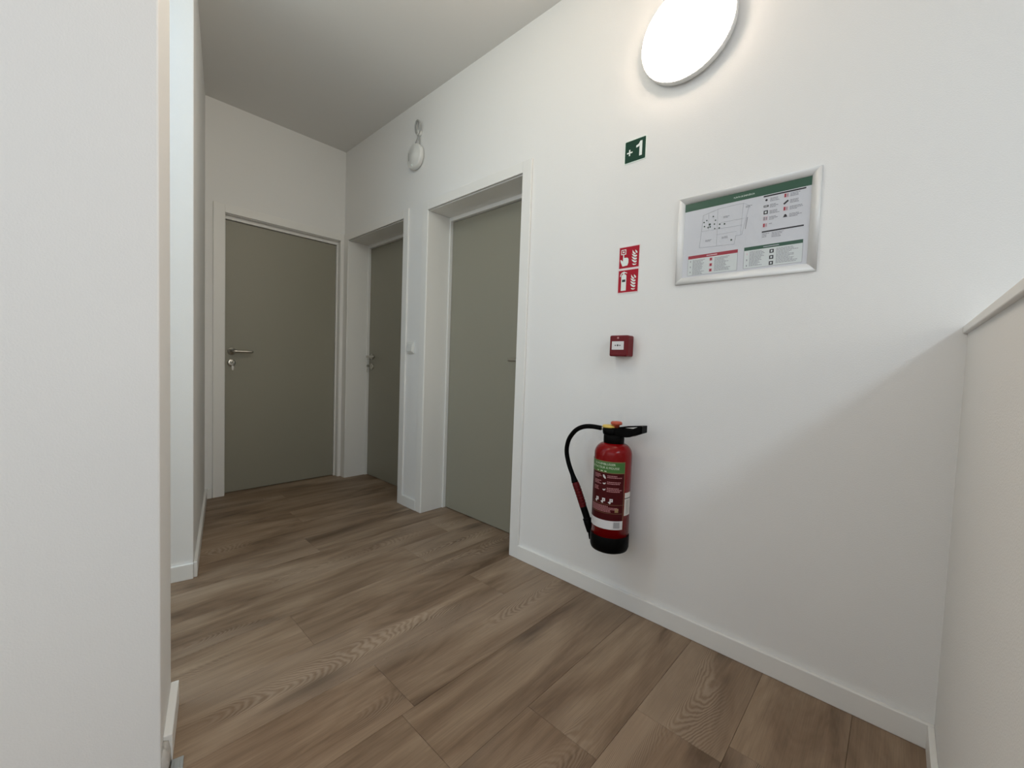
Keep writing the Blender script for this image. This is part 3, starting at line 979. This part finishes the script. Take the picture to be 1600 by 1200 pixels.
# ------------------------------------------------------------------ fire extinguisher
ex, ey, R_ = 0.8185, 0.102, 0.0735
exo = empty('fire_extinguisher', (ex, ey, 0.272))
tag(exo, 'red fire extinguisher with black base and hose hanging on the white wall', 'fire extinguisher')
zb, zf, zs, zt = 0.276, 0.343, 0.660, 0.706
pf = [(0.0, 0.300), (R_, 0.300), (R_, zs)]
for k in range(1, 11):
    a = math.pi / 2 * k / 10
    pf.append((0.030 + (R_ - 0.030) * math.cos(a), zs + (zt - zs) * math.sin(a)))
pf += [(0.028, 0.716), (0.0, 0.716)]
O0 = Vector((ex, ey, 0))
MB().lathe(pf, O0, (0, 0, 1), 'red', 72).build('cylinder_body', exo)
pf = [(0.0, zb), (0.060, zb), (0.072, zb + 0.006), (R_ + 0.0025, zb + 0.018), (R_ + 0.0025, zf - 0.002), (R_ + 0.0012, zf), (R_ - 0.004, zf)]
MB().lathe(pf, O0, (0, 0, 1), 'black', 72).build('base_cup', exo)
# valve head
MB().lathe([(0.0, 0.704), (0.038, 0.704), (0.0405, 0.707), (0.0405, 0.734), (0.038, 0.738), (0.0, 0.738)], O0, (0, 0, 1), 'black', 48).build('neck_collar', exo)
vh = MB()
vh.lathe([(0.0, 0.736), (0.031, 0.736), (0.033, 0.745), (0.033, 0.762), (0.0, 0.764)], O0 + Vector((0.014, 0, 0)), (0, 0, 1), 'black', 40)
vh.box((ex - 0.026, ey - 0.020, 0.737), (ex + 0.022, ey + 0.020, 0.765), 'black')
vh.build('valve_head', exo, bevel=0.002)
MB().lathe([(0.0, 0.7635), (0.028, 0.7635), (0.029, 0.767), (0.026, 0.7725), (0.012, 0.7745), (0.0, 0.7745)], O0 + Vector((0.022, 0, 0)), (0, 0, 1), 'yellow', 40).build('yellow_cap', exo)
MB().lathe([(0.0, 0.764), (0.012, 0.764), (0.013, 0.776), (0.0225, 0.779), (0.0225, 0.786), (0.019, 0.790), (0.0, 0.791)], O0 + Vector((-0.006, -0.004, 0)), (0, 0, 1), 'orange', 36).build('strike_knob', exo)
# carrying loop handle on the right: an open trapezoid of flat bar
hd = MB()
Fh = lambda s, v, n: Vector((ex - s, ey + n, v))
outer = [(0.015, 0.742), (0.060, 0.737), (0.078, 0.741), (0.124, 0.759), (0.126, 0.788), (0.085, 0.785), (0.040, 0.777), (0.015, 0.768)]
yy = 0.020
hd.plate([(0.012, 0.740), (0.062, 0.736), (0.080, 0.740), (0.126, 0.760), (0.126, 0.786), (0.116, 0.786), (0.078, 0.768), (0.012, 0.766)], 'black', Fh, 0.016, 0.022)
hd.plate([(0.012, 0.740), (0.062, 0.736), (0.080, 0.740), (0.126, 0.760), (0.126, 0.786), (0.116, 0.786), (0.078, 0.768), (0.012, 0.766)], 'black', Fh, -0.022, -0.016)
hd.plate(rect(0.120, 0.127, 0.760, 0.787), 'black', Fh, -0.022, 0.022)
hd.plate([(0.020, 0.770), (0.060, 0.779), (0.124, 0.7885), (0.124, 0.784), (0.060, 0.773), (0.020, 0.764)], 'black', Fh, -0.006, 0.006)
hd.build('carry_handle', exo, bevel=0.0012)
# hose
MB().lathe([(0.0, 0), (0.0085, 0), (0.0085, 0.012), (0.007, 0.014), (0.007, 0.030), (0.0, 0.030)], (ex + 0.040, ey, 0.7565), (1, 0, 0), 'steel', 20).build('hose_coupling', exo)
hp = bez([(ex + 0.060, ey, 0.7560), (0.920, ey + 0.002, 0.7570), (0.958, ey + 0.003, 0.7515), (0.992, ey + 0.003, 0.736), (1.018, ey + 0.002, 0.711), (1.038, ey, 0.678), (1.046, ey - 0.002, 0.632), (1.034, ey - 0.004, 0.580), (1.011, ey - 0.006, 0.530), (0.998, ey - 0.006, 0.503)], 8)
MB().tube(hp, [0.0098] * (len(hp) - 10) + [0.0098 + 0.00055 * k for k in range(10)], 'rubber', 16).build('hose', exo)
g = MB()
gp = bez([(0.998, ey - 0.006, 0.505), (0.974, ey - 0.008, 0.455), (0.950, ey - 0.009, 0.400)], 6)
g.tube(gp, [0.0125] + [0.0150] * (len(gp) - 2) + [0.013], 'gripred', 18)
g.build('nozzle_grip', exo)
g = MB()
gp = bez([(0.9535, ey - 0.009, 0.408), (0.937, ey - 0.010, 0.372), (0.9315, ey - 0.010, 0.358)], 4)
g.tube(gp, [0.0145] * (len(gp) - 2) + [0.0185, 0.0185], 'black', 18)
g.tube([(0.9325, ey - 0.010, 0.362), (0.9255, ey - 0.010, 0.340), (0.917, ey - 0.010, 0.315), (0.9155, ey - 0.010, 0.309)], [0.0175, 0.0165, 0.0135, 0.0125], 'black', 18)
g.tube([(0.9165, ey - 0.010, 0.314), (0.910, ey - 0.010, 0.281)], [0.0085, 0.0080], 'black', 16)
g.build('nozzle', exo)
# ribs along the grip
rb = MB()
for k in range(7):
    t_ = k / 6
    p = Vector((0.987, ey - 0.007, 0.483)) * (1 - t_) + Vector((0.957, ey - 0.009, 0.418)) * t_
    d3 = Vector((0.030, 0.002, 0.065)).normalized()
    rb.tube([p - d3 * 0.0022, p + d3 * 0.0022], 0.0160, 'gripred', 18)
rb.build('grip_rib', exo)
# wall bracket
br = MB()
br.box((ex + 0.004, 0.0, 0.38), (ex + 0.044, 0.004, 0.69), 'black')
br.box((ex + 0.006, 0.003, 0.672), (ex + 0.024, ey - 0.030, 0.684), 'black')
br.box((ex + 0.004, 0.003, 0.420), (ex + 0.024, ey - R_ + 0.004, 0.435), 'black')
br.build('wall_bracket', exo)


def cyl_fn(off):
    """u = arc metres, measured from the side that faces straight out of the wall, growing to the right in the picture"""
    def fn(u, z):
        a = math.pi / 2 + u / R_
        return Vector((ex + (R_ + off) * math.cos(a), ey + (R_ + off) * math.sin(a), z))
    return fn


def wrap(mb, u0, u1, z0, z1, m, off, n=None):
    fn = cyl_fn(off)
    n = n or max(1, int(abs(u1 - u0) / 0.006))
    cols = []
    for k in range(n + 1):
        u = u0 + (u1 - u0) * k / n
        cols.append((mb.bm.verts.new(fn(u, z0)), mb.bm.verts.new(fn(u, z1))))
    fs = []
    for a, b in zip(cols, cols[1:]):
        fs.append(mb.bm.faces.new([a[0], b[0], b[1], a[1]]))
    mb._tag(fs, m, True)


rad = math.radians
UL, UR = -R_ * rad(70), R_ * rad(68)
lb = MB()
wrap(lb, UL, UR, 0.378, 0.642, 'labelred', 0.0006)
for a in (UL, UR - 0.0014):
    wrap(lb, a, a + 0.0014, 0.378, 0.642, 'pline', 0.0008)
label = lb.build('instruction_label', exo)
lb = MB()
wrap(lb, UL, UR - 0.001, 0.598, 0.642, 'pgreen', 0.0010)
for z in (0.598, 0.6405):
    wrap(lb, UL, UR, z - 0.0008, z + 0.0010, 'pline', 0.0013)
for a, w_ in ((-0.026, 0.008), (-0.010, 0.010), (0.007, 0.008)):
    wrap(lb, a, a + w_, 0.6015, 0.6045, 'ptext', 0.0014)
lb.build('green_band', label)
random.seed(5)


def cwords(mb, u, z, wmax, lines, pitch, h, m):
    for i in range(lines):
        x_ = u
        end = u + wmax * random.uniform(0.6, 1.0)
        while x_ < end:
            l_ = random.uniform(0.004, 0.010)
            wrap(mb, x_, min(x_ + l_, end + 0.001), z - i * pitch, z - i * pitch + h, m, 0.0012, 1)
            x_ += l_ + 0.0012


lb = MB()
for zz in (0.586, 0.562, 0.538):
    cwords(lb, -0.040, zz, 0.036, 3, 0.0055, 0.0030, 'ppink')
    cwords(lb, 0.019, zz - 0.001, 0.060, 3 if zz < 0.55 else 2, 0.0062, 0.0032, 'ppink')
cwords(lb, -0.052, 0.466, 0.118, 5, 0.0052, 0.0028, 'ppink')
cwords(lb, -0.066, 0.434, 0.10, 2, 0.0052, 0.0020, 'labelred')
wrap(lb, -0.070, 0.083, 0.474, 0.4748, 'pline', 0.0012)
wrap(lb, -0.070, 0.083, 0.4405, 0.4413, 'pline', 0.0012)
wrap(lb, 0.052, 0.066, 0.446, 0.462, 'pline', 0.0012)
lb.build('small_print', label)['kind'] = 'stuff'
lb = MB()
Fl = cyl_fn(0.0013)
for zz in (0.584, 0.560, 0.536):
    pts = [(0.001, zz + 0.004), (0.003, zz - 0.004), (0.010, zz - 0.010), (0.014, zz - 0.009), (0.012, zz - 0.002), (0.006, zz + 0.006)]
    if zz < 0.57:
        pts = [(0.001, zz - 0.004), (0.007, zz - 0.009), (0.013, zz - 0.006), (0.014, zz + 0.001), (0.011, zz - 0.003), (0.005, zz - 0.003)]
    vs = [lb.bm.verts.new(Fl(a, b)) for a, b in pts]
    f_ = lb.bm.faces.new(vs)
    lb._tag([f_], 'pwhite')
for uu in (-0.020, 0.008, 0.037):
    wrap(lb, uu - 0.0055, uu + 0.0065, 0.486, 0.498, 'pwhite', 0.0014)
    wrap(lb, uu - 0.0012, uu + 0.0020, 0.490, 0.494, 'labelred', 0.0018)
    vs = [lb.bm.verts.new(Fl(uu + a, 0.480 + b)) for a, b in ((-0.012, 0.004), (-0.004, -0.003), (0.000, 0.003), (-0.005, 0.008))]
    lb._tag([lb.bm.faces.new(vs)], 'pwhite')
lb.build('pictogram', label)['kind'] = 'stuff'
lb = MB()
wrap(lb, UL + 0.001, UR - 0.001, 0.378, 0.412, 'pwhite', 0.0010)
cwords(lb, -0.078, 0.404, 0.04, 3, 0.005, 0.0018, 'ptl')
# bar code
x_ = 0.050
while x_ < 0.074:
    w_ = random.choice((0.0006, 0.0010, 0.0016))
    wrap(lb, x_, x_ + w_, 0.384, 0.408, 'pgrey', 0.0014, 1)
    x_ += w_ + random.choice((0.0005, 0.0009))
lb.build('white_band', label)
lb = MB()
ua, ub = R_ * rad(72), R_ * rad(104)
wrap(lb, ua, ub, 0.431, 0.521, 'pwarm', 0.0006)
wrap(lb, ua, ub, 0.4975, 0.5005, 'ink', 0.0010)
for k in range(5):
    wrap(lb, ua + 0.006 + k * 0.005, ua + 0.0085 + k * 0.005, 0.437, 0.492, 'pgrey' if k % 2 else 'pwarm', 0.0010, 1)
lb.build('inspection_sticker', exo)


def curved_text(body, size, u, z, width, m):
    fn = cyl_fn(0.0016)
    text_mesh(body, size, lambda a, b: fn(u + a, z + b), m, label, 'lettering', width)


curved_text('SCHUIMBLUSSER', 0.0120, 0.004, 0.6305, 0.088, 'ptext')
curved_text('EXTINCTEUR À MOUSSE', 0.0120, 0.004, 0.6165, 0.118, 'ptext')
